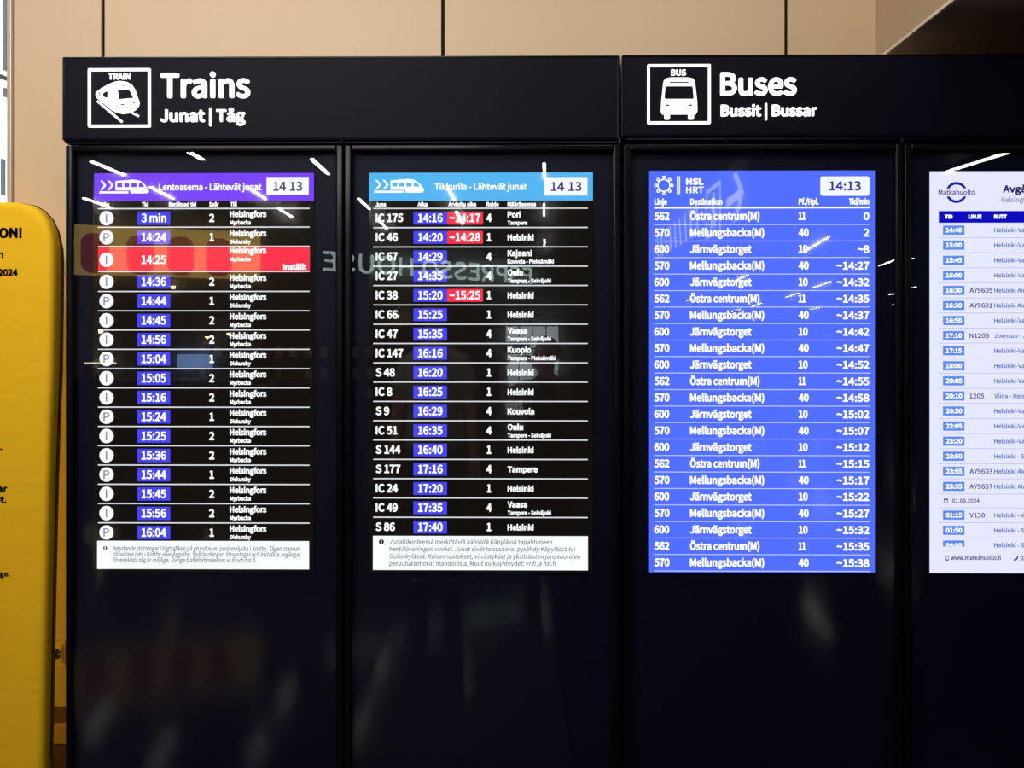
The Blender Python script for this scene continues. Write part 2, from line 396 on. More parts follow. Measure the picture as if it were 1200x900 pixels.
f.shape('pictogram_frame', [rrect(758.4, 75.8, 832.4, 145.7, 1.2), rrect(761.3, 78.7, 829.5, 142.8, 0.6)], LET, hB, 0.004, 0.002)
f.text('pictogram_caption', 'BUS', 786.2, 88.9, 7.2, LET, hB, 17.6, None, 0.32, 'sign', lift=0.002, extrude=0.003)
f.shape('bus_pictogram', [
    u7([(126, 165), (130, 142), (145, 128), (172, 122), (290, 122), (320, 128), (334, 142), (338, 165), (352, 290), (353, 350), (343, 368), (120, 368), (111, 350), (113, 290)]),
    u7(rrect(168, 147, 296, 159, 5)), u7([(146, 178), (318, 178), (325, 186), (331, 258), (324, 266), (140, 266), (133, 258), (139, 186)]),
    u7(rrect(140, 300, 169, 313, 5)), u7(rrect(293, 300, 321, 313, 5))], LET, hB, 0.004, 0.002)
for a, b in ((133, 170), (292, 330)):
    f.shape('wheel_pictogram', [u7(rrect(a, 366, b, 402, 9))], LET, hB, 0.004, 0.002)
f.text('title_lettering', 'Buses', 843.8, 112.4, 27.0, LET, hB, 89, None, 1.08, 'sign', lift=0.002, extrude=0.004, res=6)
f.text('subtitle_lettering', 'Bussit | Bussar', 844.3, 136.9, 13.6, LET, hB, 112.2, None, 0.66, 'sign', lift=0.002, extrude=0.004, res=5)

# ================================================================ THE SCREENS
YS = 0.0135
def screen(label, pc, x0, y0, x1, y1, bezel, panel_mat):
    f = Face(pc, YS)
    s = empty('display_screen', (0, 0, 0))
    tag(s, label, 'screen', 'departure screens')
    o = link('panel', None or bm_mesh(_bx(f, x0-bezel, y0-bezel, x1+bezel, y1+bezel)), panel_mat, s)
    return s, f
def _bx(f, x0, y0, x1, y1):
    bm = bmesh.new(); bm_box(bm, f.x(x0), f.x(x1), YS, YS+0.0035, f.z(y1), f.z(y0)); return bm
BLUE = lit((72, 70, 238), 0.92); RED = lit((255, 52, 74), 0.95); GREYTXT = lit((120, 120, 122), 1.0); DARKB = lit((38, 34, 110), 1.0)
BLACKT = lit((12, 12, 14), 1.0)

def train_logo(f, x, y, parent, banner):
    # x, y = left / top of the white double chevron and train
    b = f.shape('train_symbol', [
        [(x+18, y+1.5), (x+37, y), (x+40, y+.0), (x+47, y+1.2), (x+52, y+5), (x+57, y+11.2), (x+57.3, y+14), (x+55, y+16), (x+36, y+16), (x+35, y+12.5), (x+18, y+12.5)],
        rect(x+20, y+4, x+26, y+8.8), rect(x+28.3, y+4, x+34.2, y+8.8), rect(x+36.6, y+4, x+43, y+8.8),
        [(x+45.4, y+4), (x+48.8, y+4), (x+52.4, y+8.8), (x+45.4, y+8.8)]], WHITE, parent, 0.0022)
    f.shape('train_symbol_track', [rect(x-1, y+13.6, x+33.3, y+16)], WHITE, parent, 0.0022)
    for k in (0, 8.6):
        f.shape('chevron', [[(x+k, y+1), (x+k+2.6, y+1), (x+k+7.4, y+6.6), (x+k+2.6, y+12.2), (x+k, y+12.2), (x+k+4.6, y+6.6)]], WHITE, parent, 0.0022)

def info_box(f, s, x0, y0, x1, y1, icon, lines, slant=0.16):
    b = empty('notice_box', (0, 0, 0), s)
    f.rect('notice_panel', x0, y0, x1, y1, lit((246, 250, 250), 1.0), b, 0.0012)
    f.shape('info_icon', [disc(icon[0], icon[1], icon[2])], BLACKT, b, 0.002)
    f.text('info_letter', 'i', icon[0], icon[1]+1.7, 3.6, WHITE, b, None, None, 0.28, align='C', lift=0.0026)
    for body, x, base, wd in lines:
        f.text('notice_lettering', body, x, base, 5.4, GREYTXT, b, wd, None, 0.05, slant=slant, lift=0.002)

# ---- screen 1 : Lentoasema
s1, f = screen('black train departures screen with a purple Lentoasema banner and one red cancelled row', 239, 108.5, 203, 368, 671, 0, M['lcd'])
bn = empty('banner', (0, 0, 0), s1)
f.rect('banner_panel', 110, 203, 368.3, 235.5, lit((122, 68, 245), 0.95), bn, 0.0012)
train_logo(f, 117.3, 210.6, bn, None)
f.text('banner_title', 'Lentoasema - Lähtevät junat', 186.5, 223.2, 7.9, WHITE, bn, 120.5, None, 0.22, lift=0.002)
f.rect('clock_panel', 312.8, 208.8, 362.2, 228.6, lit((245, 246, 252), 1.0), bn, 0.002)
f.text('clock_time', '14 13', 320.8, 224.0, 10.6, DARKB, bn, 34.0, None, 0.12, lift=0.0026)
ch = empty('column_headings', (0, 0, 0), s1)
for t, x, wd in (('Tåg', 117.3, 11), ('Tid', 166, 8), ('Beräknad tid', 198, 32), ('Spår', 245.3, 11.5), ('Till', 270, 8)):
    f.text('heading_lettering', t, x, 241.9, 5.0, WHITE, ch, wd, None, 0.3)
f.rect('divider_line', 114.5, 243.7, 363.2, 245.1, WHITE2, ch, 0.0012)
R1 = [('I', '3 min', '2'), ('P', '14:24', '1'), ('I', '14:25', None), ('I', '14:36', '2'), ('P', '14:44', '1'), ('I', '14:45', '2'), ('I', '14:56', '2'), ('P', '15:04', '1'), ('I', '15:05', '2'), ('I', '15:16', '2'), ('P', '15:24', '1'), ('I', '15:25', '2'), ('I', '15:36', '2'), ('P', '15:44', '1'), ('I', '15:45', '2'), ('I', '15:56', '2'), ('P', '16:04', '1')]
cm = lit((250, 250, 255), 0.98); lm = lit((120, 118, 150), 1.0)
cdisc = {}
for i, (ln, tm_, tr_) in enumerate(R1):
    red = tr_ is None
    c = (255.6, 278.1, 304.4)[i] if i < 3 else 330.2+(i-3)*22.6
    row = empty('departure_row', (0, 0, 0), s1)
    if red: row['label'] = 'red row of the cancelled 14:25 train marked Inställt'
    if red: f.rect('row_panel', 114.8, 289.0, 363.4, 318.8, RED, row, 0.0008)
    if 'd' not in cdisc:
        cdisc['d'] = fill2d([[(p[0]*f.k, p[1]*f.k) for p in disc(0, 0, 8.4, 32)]]); cdisc['d'].materials.append(cm)
    link('line_badge', cdisc['d'], None, row, (f.x(124.6), YS-0.0012, f.z(c)))
    f.text('line_letter', ln, 124.6, c+5.0, 10.0, lm, row, None, None, 0.0, align='C', lift=0.0018)
    if not red: f.rect('time_badge', 160.6, c-7.7, 199.6, c+7.9, BLUE, row, 0.0012)
    f.text('time_lettering', tm_, 165.8, c+5.0, 10.2, WHITE, row, 29.2, '14:24' if ':' in tm_ else None, 0.32, lift=0.0018)
    if tr_: f.text('track_number', tr_, 248.4, c+4.8, 9.8, WHITE, row, 6.2, '2', 0.5, align='C')
    o1, o2 = (-7.0, 2.2) if red else (-0.9, 8.0)
    f.text('destination_lettering', 'Helsingfors', 269.6, c+o1, 7.4, WHITE, row, 43, None, 0.4)
    f.text('via_lettering', 'Dickursby' if ln == 'P' else 'Myrbacka', 269.8, c+o2-.3, 4.9, WHITE, row, 24.4, None, 0.26)
    if red: f.text('status_lettering', 'Inställt', 332.4, 316.2, 6.8, WHITE, row, 27.4, None, 0.4)
    if red:
        f.rect('divider_line', 114.8, 317.6, 363.4, 318.9, WHITE2, row, 0.0012)
    elif i == 1: f.rect('divider_line', 114.8, 288.2, 363.4, 289.5, WHITE2, row, 0.0012)
    elif i == 0: f.rect('divider_line', 114.5, 265.6, 363.2, 266.9, WHITE2, row, 0.0012)
    elif i < 16: f.rect('divider_line', 114.5, c+10.7, 363.2, c+12.0, WHITE2, row, 0.0012)
info_box(f, s1, 113.6, 633.8, 362.6, 666.8, (123.2, 642.2, 2.4), [
    ('Betydande störningar i tågtrafiken på grund av en personolycka i Kottby. Tågen stannar', 131.5, 645.2, 220),
    ('tillsvidare inte i Kottby eller Åggelby. Spårändringar, förseningar och inställda avgångar', 131.5, 652.0, 221),
    ('för enskilda tåg är möjliga. Övriga trafikförbindelser: vr.fi och hsl.fi.', 131.5, 658.8, 169)])

# ---- screen 2 : Tikkurila
s2, f = screen('black train departures screen with a light blue Tikkurila banner and three red delay badges', 564, 432.4, 202.4, 695, 671.5, 0, M['lcd'])
bn = empty('banner', (0, 0, 0), s2)
f.rect('banner_panel', 432.4, 202.4, 694.6, 235.2, lit((84, 178, 236), 0.98), bn, 0.0012)
train_logo(f, 439.6, 209.9, bn, None)
f.text('banner_title', 'Tikkurila - Lähtevät junat', 509.4, 222.7, 7.7, WHITE, bn, 108, None, 0.2, lift=0.002)
f.rect('clock_panel', 638, 208.9, 688.2, 229.4, lit((245, 248, 252), 1.0), bn, 0.002)
f.text('clock_time', '14 13', 645.4, 224.2, 10.6, DARKB, bn, 36, None, 0.12, lift=0.0026)
ch = empty('column_headings', (0, 0, 0), s2)
for t, x, wd in (('Juna', 440, 12.2), ('Aika', 489.3, 11.6), ('Arvioitu aika', 525.3, 32.7), ('Raide', 570, 14.6), ('Määräasema', 594.7, 33.2)):
    f.text('heading_lettering', t, x, 241.9, 5.0, WHITE, ch, wd, None, 0.3)
f.rect('divider_line', 437.3, 243.5, 688.6, 244.8, WHITE2, ch, 0.0012)
R2 = [('IC 175', '14:16', '~14:17', '4', 'Pori', 'Tampere'), ('IC 46', '14:20', '~14:28', '1', 'Helsinki', ''), ('IC 67', '14:29', '', '4', 'Kajaani', 'Kouvola - Pieksämäki'),
      ('IC 27', '14:35', '', '4', 'Oulu', 'Tampere - Seinäjoki'), ('IC 38', '15:20', '~15:25', '1', 'Helsinki', ''), ('IC 66', '15:25', '', '1', 'Helsinki', ''),
      ('IC 47', '15:35', '', '4', 'Vaasa', 'Tampere - Seinäjoki'), ('IC 147', '16:16', '', '4', 'Kuopio', 'Tampere - Pieksämäki'), ('S 48', '16:20', '', '1', 'Helsinki', ''),
      ('IC 8', '16:25', '', '1', 'Helsinki', ''), ('S 9', '16:29', '', '4', 'Kouvola', ''), ('IC 51', '16:35', '', '4', 'Oulu', 'Tampere - Seinäjoki'),
      ('S 144', '16:40', '', '1', 'Helsinki', ''), ('S 177', '17:16', '', '4', 'Tampere', ''), ('IC 24', '17:20', '', '1', 'Helsinki', ''),
      ('IC 49', '17:35', '', '4', 'Vaasa', 'Tampere - Seinäjoki'), ('S 86', '17:40', '', '1', 'Helsinki', '')]
for i, (ln, t1, t2, tr_, de, via) in enumerate(R2):
    c = 255.6+i*22.63; row = empty('departure_row', (0, 0, 0), s2)
    f.text('train_number', ln, 440.3, c+4.7, 10.0, WHITE, row, 32.2, 'IC 175', 0.42)
    f.rect('time_badge', 484.4, c-7.4, 523.8, c+7.5, BLUE, row, 0.0012)
    f.text('time_lettering', t1, 489.8, c+4.8, 10.0, WHITE, row, 29.2, '14:24', 0.3, lift=0.0018)
    if t2:
        b_ = f.rect('estimate_badge', 524.0, c-7.4, 565.9, c+7.5, RED, row, 0.0012); b_['label'] = 'red badge with the estimated time'
        f.text('estimate_lettering', t2, 526.6, c+4.8, 10.0, WHITE, row, 36.4, '~14:28', 0.3, lift=0.0018)
    f.text('track_number', tr_, 573.1, c+4.7, 9.8, WHITE, row, 6.4, '4', 0.48, align='C')
    f.text('destination_lettering', de, 594.8, c-0.4 if via else c+3.8, 7.3, WHITE, row, 30.6, 'Helsinki', 0.38)
    if via: f.text('via_lettering', via, 594.8, c+8.1, 4.9, WHITE, row, 50.8, 'Tampere - Seinäjoki', 0.24)
    if i < 16: f.rect('divider_line', 437.3, c+10.5, 688.6, c+11.8, WHITE2, row, 0.0012)
info_box(f, s2, 437.0, 628.0, 688.8, 668.0, (446.9, 634.9, 3.0), [
    ('Junaliikenteessä merkittäviä häiriöitä Käpylässä tapahtuneen', 456, 637.4, 190.5),
    ('henkilövahingon vuoksi. Junat eivät toistaiseksi pysähdy Käpylässä tai', 456, 645.9, 217.5),
    ('Oulunkylässä. Raidemuutokset, viivästykset ja yksittäisten junavuorojen', 456, 654.5, 223.5),
    ('peruutukset ovat mahdollisia. Muut kulkuyhteydet: vr.fi ja hsl.fi.', 456, 662.8, 196.5)])

# ---- screen 3 : buses
BUSBG = lit((80, 108, 252), 1.0)
s3, f = screen('blue bus departures screen with white rows and a 14:13 clock box', 892, 760, 200, 1024.6, 671, 0.6, M['lcd'])
f.rect('blue_background', 760, 200, 1024.6, 670.8, BUSBG, s3, 0.0006)
bn = empty('banner', (0, 0, 0), s3)
cx, cy = 778.1, 217.2
f.shape('ring_symbol', [disc(cx, cy, 7.6, 36), disc(cx, cy, 6.3, 36)], WHITE, bn, 0.0014)
for k in range(8):
    a = k*math.pi/4; f.shape('ring_symbol_bead', [disc(cx+9.4*math.cos(a), cy+9.4*math.sin(a), 2.0, 18), disc(cx+9.4*math.cos(a), cy+9.4*math.sin(a), 0.9, 14)], WHITE, bn, 0.0018)
for x in (793.4, 795.7): f.rect('banner_bar', x, 206.4, x+1.2, 227.8, WHITE, bn, 0.0014)
f.text('logo_lettering', 'HSL', 804.0, 216.7, 7.8, WHITE, bn, 20.6, None, 0.62)
f.text('logo_lettering', 'HRT', 804.0, 226.5, 7.8, WHITE, bn, 20.6, None, 0.12)
f.shape('clock_panel', [rrect(960.9, 207.0, 1018.2, 229.7, 3)], lit((240, 243, 255), 1.0), bn, 0.0014)
f.text('clock_time', '14:13', 971.2, 223.5, 10.8, lit((44, 48, 150)), bn, 37, None, 0.35, lift=0.002)
ch = empty('column_headings', (0, 0, 0), s3)
for t, x, wd in (('Linje', 767, 14.8), ('Destination', 809, 37.4), ('Pf./Hpl.', 935.6, 23.4), ('Tid/min', 994.2, 23.6)):
    f.text('heading_lettering', t, x, 240.0, 7.4, WHITE, ch, wd, None, 0.34)
f.rect('divider_line', 766.6, 242.4, 1019, 244.3, WHITE, ch, 0.0012)
T3 = '0 2 ~8 ~14:27 ~14:32 ~14:35 ~14:37 ~14:42 ~14:47 ~14:52 ~14:55 ~14:58 ~15:02 ~15:07 ~15:12 ~15:15 ~15:17 ~15:22 ~15:27 ~15:32 ~15:35 ~15:38'.split()
L3 = 'ÖMJMJÖMJMJÖMJMJÖMJMJÖM'
DEST = {'Ö': ('562', 'Östra centrum(M)', 81.4, '11', 8.4), 'M': ('570', 'Mellungsbacka(M)', 86.8, '40', 12.0), 'J': ('600', 'Järnvägstorget', 72.2, '10', 10.8)}
LINE3 = lit((205, 212, 255), 0.9)
for i, (k, t) in enumerate(zip(L3, T3)):
    yl = 263.2+i*19.33; row = empty('departure_row', (0, 0, 0), s3); num, de, wd, pf, pw = DEST[k]
    f.text('line_number', num, 766.7, yl-5.2, 9.6, WHITE, row, 18.0, '562', 0.44)
    f.text('destination_lettering', de, 808.6, yl-5.2, 9.6, WHITE, row, wd, None, 0.4)
    f.text('platform_number', pf, 935.4, yl-5.2, 9.6, WHITE, row, pw, None, 0.44)
    f.text('time_lettering', t, 1018.0, yl-5.0, 9.4, WHITE, row, 38.4, '~14:28', 0.42, align='R')
    f.rect('divider_line', 766.4, yl-0.45, 1019, yl+0.45, LINE3, row, 0.0012)

# ---- screen 4 : coaches
s4, f = screen('white coach timetable screen with a deep blue heading bar, cut by the right frame edge', 1150, 1089.5, 200.8, 1354, 671.6, 0.6, M['lcd'])
f.rect('white_background', 1089.5, 200.8, 1354, 671.6, lit((226, 226, 255), 1.0), s4, 0.0006)
bn = empty('banner', (0, 0, 0), s4)
NAVY = lit((30, 26, 150), 1.0); INK = lit((50, 52, 100), 1.0); DEEP = lit((10, 10, 190), 0.9); ROUTE = lit((92, 116, 180), 1.0); B4 = lit((92, 138, 238), 0.95)
for sg in (1, -1):
    a0 = math.asin(4.6/12.4)
    pts = [(1120.6+12.4*math.cos(t), 225.6-sg*12.4*math.sin(t)) for t in [a0+(math.pi-2*a0)*i/18 for i in range(19)]]
    a1 = math.asin(4.6/9.2)
    pts += [(1120.6+9.2*math.cos(t), 225.6-sg*9.2*math.sin(t)) for t in [math.pi-a1-(math.pi-2*a1)*i/18 for i in range(19)]]
    f.shape('logo_arc', [pts], NAVY, bn, 0.0014)
f.text('logo_lettering', 'Matkahuolto', 1099.6, 228.3, 5.8, INK, bn, 42.4, None, 0.08)
f.text('title_lettering', 'Avgångar', 1174.7, 226.0, 8.8, lit((34, 28, 96)), bn, 27.6, 'Avgå', 0.5)
f.text('subtitle_lettering', 'Helsingfors', 1173.0, 237.2, 6.2, lit((140, 142, 172)), bn, 28, 'Helsingf', 0.1)
ch = empty('column_headings', (0, 0, 0), s4)
f.rect('heading_bar', 1100, 247.3, 1343, 261.2, DEEP, ch, 0.0012)
for t, x, wd in (('TID', 1106.9, 9.2), ('LINJE', 1134.5, 15.6), ('RUTT', 1164.3, 15)):
    f.text('heading_lettering', t, x, 256.4, 4.9, WHITE, ch, wd, None, 0.4, lift=0.0018)
HV, HA = 'Helsinki-Vantaa', 'Helsinki Airport'
R4 = [('14:40', '', HV), ('15:00', '', HV), ('15:45', '', HV), ('16:00', '', HV), ('16:30', 'AY9605', HA), ('16:30', 'AY9601', HA), ('16:50', '', HV), ('17:10', 'N1206', 'Joensuu - J'), ('17:15', '', HV),
      ('18:00', '', HV), ('20:05', '', HV), ('20:10', '1205', 'Viina - Hels'), ('20:30', '', HV), ('22:05', '', HV), ('23:20', '', HV), ('23:50', '', 'Helsinki - S'), ('23:55', 'AY9603', HA), ('23:55', 'AY9607', HA),
      None, ('01:15', 'V130', 'Helsinki - V'), ('01:50', '', 'Helsinki - S'), ('04:35', '', 'Helsinki - S')]
L4 = lit((176, 178, 205), 1.0)
y = 269.7
for i, r in enumerate(R4):
    if r is None:
        row = empty('date_row', (0, 0, 0), s4)
        f.shape('calendar_icon', [rrect(1105.8, 584.2, 1110.8, 589.4, .6), rrect(1106.5, 585.8, 1110.1, 588.7, .3)], INK, row, 0.0014)
        f.text('date_lettering', '01.09.2024', 1115.7, 589.2, 4.9, INK, row, 31.8, None, 0.08)
        f.rect('divider_line', 1100, 594.7, 1343, 595.3, L4, row); continue
    c = 269.7+17.66*i if i < 18 else (603.6, 621.4, 638.6)[i-19]
    row = empty('departure_row', (0, 0, 0), s4)
    last = i == len(R4)-1
    f.rect('time_badge', 1105, c-5.4, 1130, c+(1.8 if last else 5.4), B4, row, 0.0012)
    f.text('time_lettering', r[0], 1108.3, c+(1.6 if last else 2.8), 4.0 if last else 5.7, WHITE, row, 18.6, '15:00', 0.3, lift=0.0018)
    if r[1]: f.text('line_number', r[1], 1135.8, c+2.8, 5.6, INK, row, 26.8, 'AY9605', 0.1)
    f.text('route_lettering', r[2], 1164.6, c+2.7, 5.3, ROUTE, row, 35.5, 'Helsinki-Va', 0.16)
    if not last: f.rect('divider_line', 1100, c+8.5, 1343, c+9.1, L4, row)
ft = empty('footer', (0, 0, 0), s4)
f.shape('phone_icon', [rrect(1108.0, 651.4, 1111.6, 656.8, .6), rrect(1108.6, 652.2, 1111.0, 655.4, .3)], INK, ft, 0.0014)
f.text('footer_lettering', 'www.matkahuolto.fi', 1114.0, 656.0, 5.2, INK, ft, 58.4, None, 0.12)
f.shape('handset_icon', [[(1187, 656.4), (1187.8, 654.9), (1189.2, 655.2), (1191, 653.0), (1190.6, 651.8), (1192, 651), (1192.8, 652.6), (1191.6, 655.2), (1189.2, 657)]], INK, ft, 0.0014)
f.text('footer_lettering', '02', 1195.2, 656.4, 5.2, INK, ft, 7, None, 0.12)

# ================================================================ YELLOW BANNER STAND
YF = 0.02
fy = Face(30, YF)
ys = empty('banner_stand', (fy.x(-170), YF, 0)); tag(ys, 'tall yellow fabric banner stand with rounded corner, at the left frame edge', 'banner')
out_px = [(-400, 236)]
out_px += [(0, 235.5), (16, 236), (30, 238.5), (42, 245), (51, 255), (57, 268), (60.4, 284), (61.2, 300), (60.6, 360), (59.6, 430), (57.2, 490), (55, 560), (53, 640), (51.2, 720), (49.6, 800), (48, 900), (46, 1000)]
pts = [fy.pt(p) for p in out_px]
zmin = 0.03
pts = [p for p in pts if p[1] > zmin]+[(pts[-1][0], zmin), (pts[0][0], zmin)]
bm = bmesh.new()
fa = bm.faces.new([bm.verts.new((x-ys.location.x, -0.035, z)) for x, z in pts])
r = bmesh.ops.extrude_face_region(bm, geom=[fa])
for e in r['geom']:
    if isinstance(e, bmesh.types.BMVert): e.co.y += 0.07
outer = [e for e in bm.edges if abs(e.verts[0].co.y-e.verts[1].co.y) < 1e-5]
bmesh.ops.recalc_face_normals(bm, faces=bm.faces[:])
bmesh.ops.bevel(bm, geom=outer, offset=0.026, segments=6, affect='EDGES', profile=0.6, clamp_overlap=False)
me = bm_mesh(bm, True); link('fabric_cover', me, M['yellow'], ys, (0, 0.035, 0))
back = [(x-ys.location.x, z) for x, z in pts]
cx_ = sum(p[0] for p in back)/len(back)
me = fill2d([[(x-0.012, z-0.012 if z > 0.5 else z) for x, z in back]], 0.003)
link('bounce_sheet', me, mat('bounce_sheet', S((222, 168, 40)), 0.8, 0.2), ys, (0, 0.078, 0))  # unseen sheet added to tone the yellow bounce light on the wall
# back-edge seam piping, its shadow gap put into the dark colour
bm = bmesh.new()
for i in range(1, len(pts)-3):
    a, b = pts[i], pts[i+1]; bm_tube(bm, (a[0]-ys.location.x+0.0008, 0.046, a[1]), (b[0]-ys.location.x+0.0008, 0.046, b[1]), 0.0026, 8)
link('seam_shadow_piping', bm_mesh(bm), M['seam'], ys)
box('foot', -0.25, 0.28, -0.12, 0.2, 0, 0.012, M['dark_metal'], ys, 0.003, 2)
box('post', -0.03, 0.03, 0.02, 0.05, 0.012, 0.1, M['dark_metal'], ys)
def ytext(body, x, base, cap, wd, bold):
    o = fy.text('printed_lettering', body, x, base, cap, M['black_print'], None, wd, None, bold, align='R', lift=0.0008); return child_world(o, ys)
ytext('ON!', 26, 279, 12.2, 27.5, 0.85); ytext('n', 4.2, 302.5, 8.6, None, 0.45); ytext('2024', 21, 323.5, 8.4, 23, 0.6)
ytext('.', 2.6, 527.5, 8.0, None, 0.4); ytext('ar', 8.8, 576.8, 8.6, None, 0.5); ytext('et.', 7.8, 589.8, 8.6, None, 0.5); ytext('age.', 11.8, 675.6, 6.4, None, 0.3)

# ================================================================ WALL SOCKET
sx0, sx1, sz0, sz1 = wx(58.5), wx(78.5), wz(781), wz(751.5)
so = empty('wall_socket', ((sx0+sx1)/2, YW, (sz0+sz1)/2)); tag(so, 'cream square wall socket between the yellow banner and the leftmost cabinet', 'socket')
hw = (sx1-sx0)/2; hh = (sz1-sz0)/2
box('cover_plate', -hw, hw, -0.011, 0.0, -hh, hh, M['socket'], so, 0.003, 2)
box('inner_plate', -hw+0.008, hw-0.008, -0.0145, -0.010, -hh+0.012, hh-0.012, M['socket'], so, 0.002, 2)
tube('socket_well', (0.003, -0.0155, 0.001), (0.003, -0.0125, 0.001), 0.0185, M['socket_dark'], so, 28)
bm = bmesh.new(); bmesh.ops.create_circle(bm, cap_ends=False, segments=28, radius=0.0185)
me = fill2d([disc(0, 0, 0.0205, 32), disc(0, 0, 0.018, 32)], 0.0012); bm.free()
link('well_rim', me, M['socket'], so, (0.003, -0.0155, 0.001))
for x in (-0.0095, 0.0095): tube('contact_hole', (x+0.003, -0.0162, 0.001), (x+0.003, -0.0155, 0.001), 0.0026, M['socket'], so, 10)

# ================================================================ CEILING LAMPS (seen in the boards' glass)
LZ = CEIL-0.06; H = LZ-EYE
def lamp_pt(px, py):
    d = ray(px, py); t = H/d.z
    return Vector((d.x*t, -(-D+d.y*t), LZ))
LP = [((107, 188), (146, 204)), ((220, 176), (238, 186)), ((365, 185), (385, 203)), ((176, 218), (203, 232)), ((292, 220), (311, 232)), ((98, 231), (131, 243)), ((326, 243), (343, 254)),
      ((420, 232), (433, 244)), ((637.5, 190), (638, 207)), ((637.5, 238), (637.5, 252)), ((638, 280), (638, 288)), ((525, 220), (533, 234)), ((443, 256), (453, 267)), ((535, 247), (543, 262)),
      ((943, 294), (971, 277)), ((862, 328), (876, 322)), ((952, 337), (974, 330)), ((921, 348), (937, 343)), ((881, 359), (893, 355)), ((858, 365), (868, 362)), ((950, 362), (961, 360)),
      ((1030, 311), (1052, 303)), ((1041, 345), (1052, 343)), ((1110, 200), (1215, 167)), ((1064, 304), (1070, 302)), ((1065, 338), (1073, 336)),
      ((1045, 357), (1052, 356)), ((805, 352), (815, 349))]
LPL = ['purple banner, longest one at its upper left corner', 'gap above the purple banner, middle', 'black glass above the clock of the purple banner', 'purple banner, just left of its title', 'end of the purple banner title', 'Tåg heading of the purple-bannered screen', 'far right of the 3 min row',
 'frame left of the Juna heading', 'top edge of the white clock on the light blue banner', 'line under the light blue banner clock, upright', 'right end of the IC 46 row, upright', 'title on the light blue banner', 'IC 175 number', 'red 14:17 badge',
 'platform 10 of the third bus row', 'first bus row to Järnvägstorget at 14:32', 'gap before the bus time 14:32', 'platform 11 in the 14:35 bus row', 'gap right of the 14:35 bus destination', 'end of the 14:37 bus destination', 'bus time 14:37 row, beside its platform',
 'black glass right of the blue bus screen, upper', 'glass right of the blue screen, by 14:35', 'top edge of the white coach screen, longest', 'glass left of the coach screen, near 16:00', 'glass left of the coach screen, near the first 16:30',
 'black glass right of the blue bus screen, lowest', 'dash before the first Östra centrum 14:35']
for (a, b), where in zip(LP, LPL):
    A, B = lamp_pt(*a), lamp_pt(*b); L = (B-A).length; mid = (A+B)/2
    if mid.y < YB+1: continue
    w_ = 0.036
    e = empty('ceiling_lamp', (mid.x, mid.y, LZ), None, math.atan2(B.y-A.y, B.x-A.x))
    tag(e, 'slim ceiling lamp mirrored at '+where, 'lamp', 'linear ceiling lamps mirrored in the boards')
    box('lamp_tube', -L/2, L/2, -w_/2, w_/2, -0.02, 0.0, M['lamp'], e)
    box('housing', -L/2-0.01, L/2+0.01, -w_/2-0.006, w_/2+0.006, 0.0, 0.06, M['dark_metal'], e)

# ================================================================ CAFÉ BEHIND THE CAMERA (mirrored in the boards)
def V(px, py, depth):                       # mirror point: virtual depth behind the glass -> real place in the hall
    d = ray(px, py); t = depth/ (ray(600, CY).normalized().y); q = Vector((d.x*t, -D+d.y*t, EYE+d.z*t)); return Vector((q.x, -q.y, q.z))
M['cafe_wall'] = mat('cafe_brown', S((96, 58, 34)), 0.7, 0.3, var=0.25, vscale=2)
M['cafe_yellow'] = mat('cafe_yellow', S((240, 200, 100)), 0.6, 0.3, emit=S((240, 200, 98)), strength=2.7)
M['cafe_red'] = mat('cafe_red', S((190, 50, 34)), 0.6, 0.3, emit=S((165, 60, 50)), strength=2.3)
M['cafe_letters'] = mat('cafe_letters', (0.5, 0.5, 0.5), 0.5, 0.3, emit=S((205, 232, 225)), strength=4.4)
M['wood'] = mat('dark_wood', S((70, 42, 24)), 0.5, 0.4, var=0.3, vscale=8, stretch=(1, 1, 6))
M['menu'] = mat('menu_screen', (0.02, 0.02, 0.02), 0.3, 0.4, emit=S((130, 165, 225)), strength=6)
M['warm'] = mat('warm_bulb', (0.8, 0.7, 0.5), 0.4, 0.3, emit=(1, 0.72, 0.42, 1), strength=30)
A, B = V(82, 0, 9.4), V(305, 0, 10.1)
def along(name, A, B, label, cat, group=None):
    e = empty(name, (A.x, A.y, 0), None, math.atan2(B.y-A.y, B.x-A.x)); tag(e, label, cat, group); return e, (Vector((B.x, B.y))-Vector((A.x, A.y))).length
pn, L = along('cafe_fascia', A, B, 'yellow lit panel with four dark red rounded squares, mirrored across the purple-bannered screen', 'sign')
z0 = EYE+(CY-322)/F*9.5; z1 = EYE+(CY-264)/F*9.5
box('panel', 0, L, 0.0-0.12, 0, z0, z1, M['cafe_yellow'], pn)
for k in range(4):
    xa = L*(0.055, 0.285, 0.495, 0.70)[k]; me = fill2d([rrect(0, 0, L*0.14, (z1-z0)*0.80, 0.13)], 0.01); link('red_square', me, M['cafe_red'], pn, (xa, 0.02, z0+(z1-z0)*0.03))
pn.rotation_euler[2] = pn.rotation_euler[2]
A2, B2 = V(377, 0, 10.0), V(622, 0, 12.2)
sg, L2 = along('cafe_sign', A2, B2, 'free-standing lit café name letters, mirrored backwards across two train screens', 'sign')
me = text_mesh('ESPRESSO HOUSE', 0.27, L2, None, 0.008, 'sign', 'L', res=4)
me = me.copy(); me.transform(Matrix.Rotation(math.pi, 4, 'Z')); me.transform(Matrix.Translation((L2, 0, 0))); me.materials.clear(); me.materials.append(M['cafe_letters'])
link('sign_lettering', me, None, sg, (0, 0.03, 2.56))
for x in (0.1, L2/2, L2-0.1): tube('hanger_rod', (x, 0.03, 2.7), (x, 0.03, CEIL), 0.008, M['dark_metal'], sg, 8)
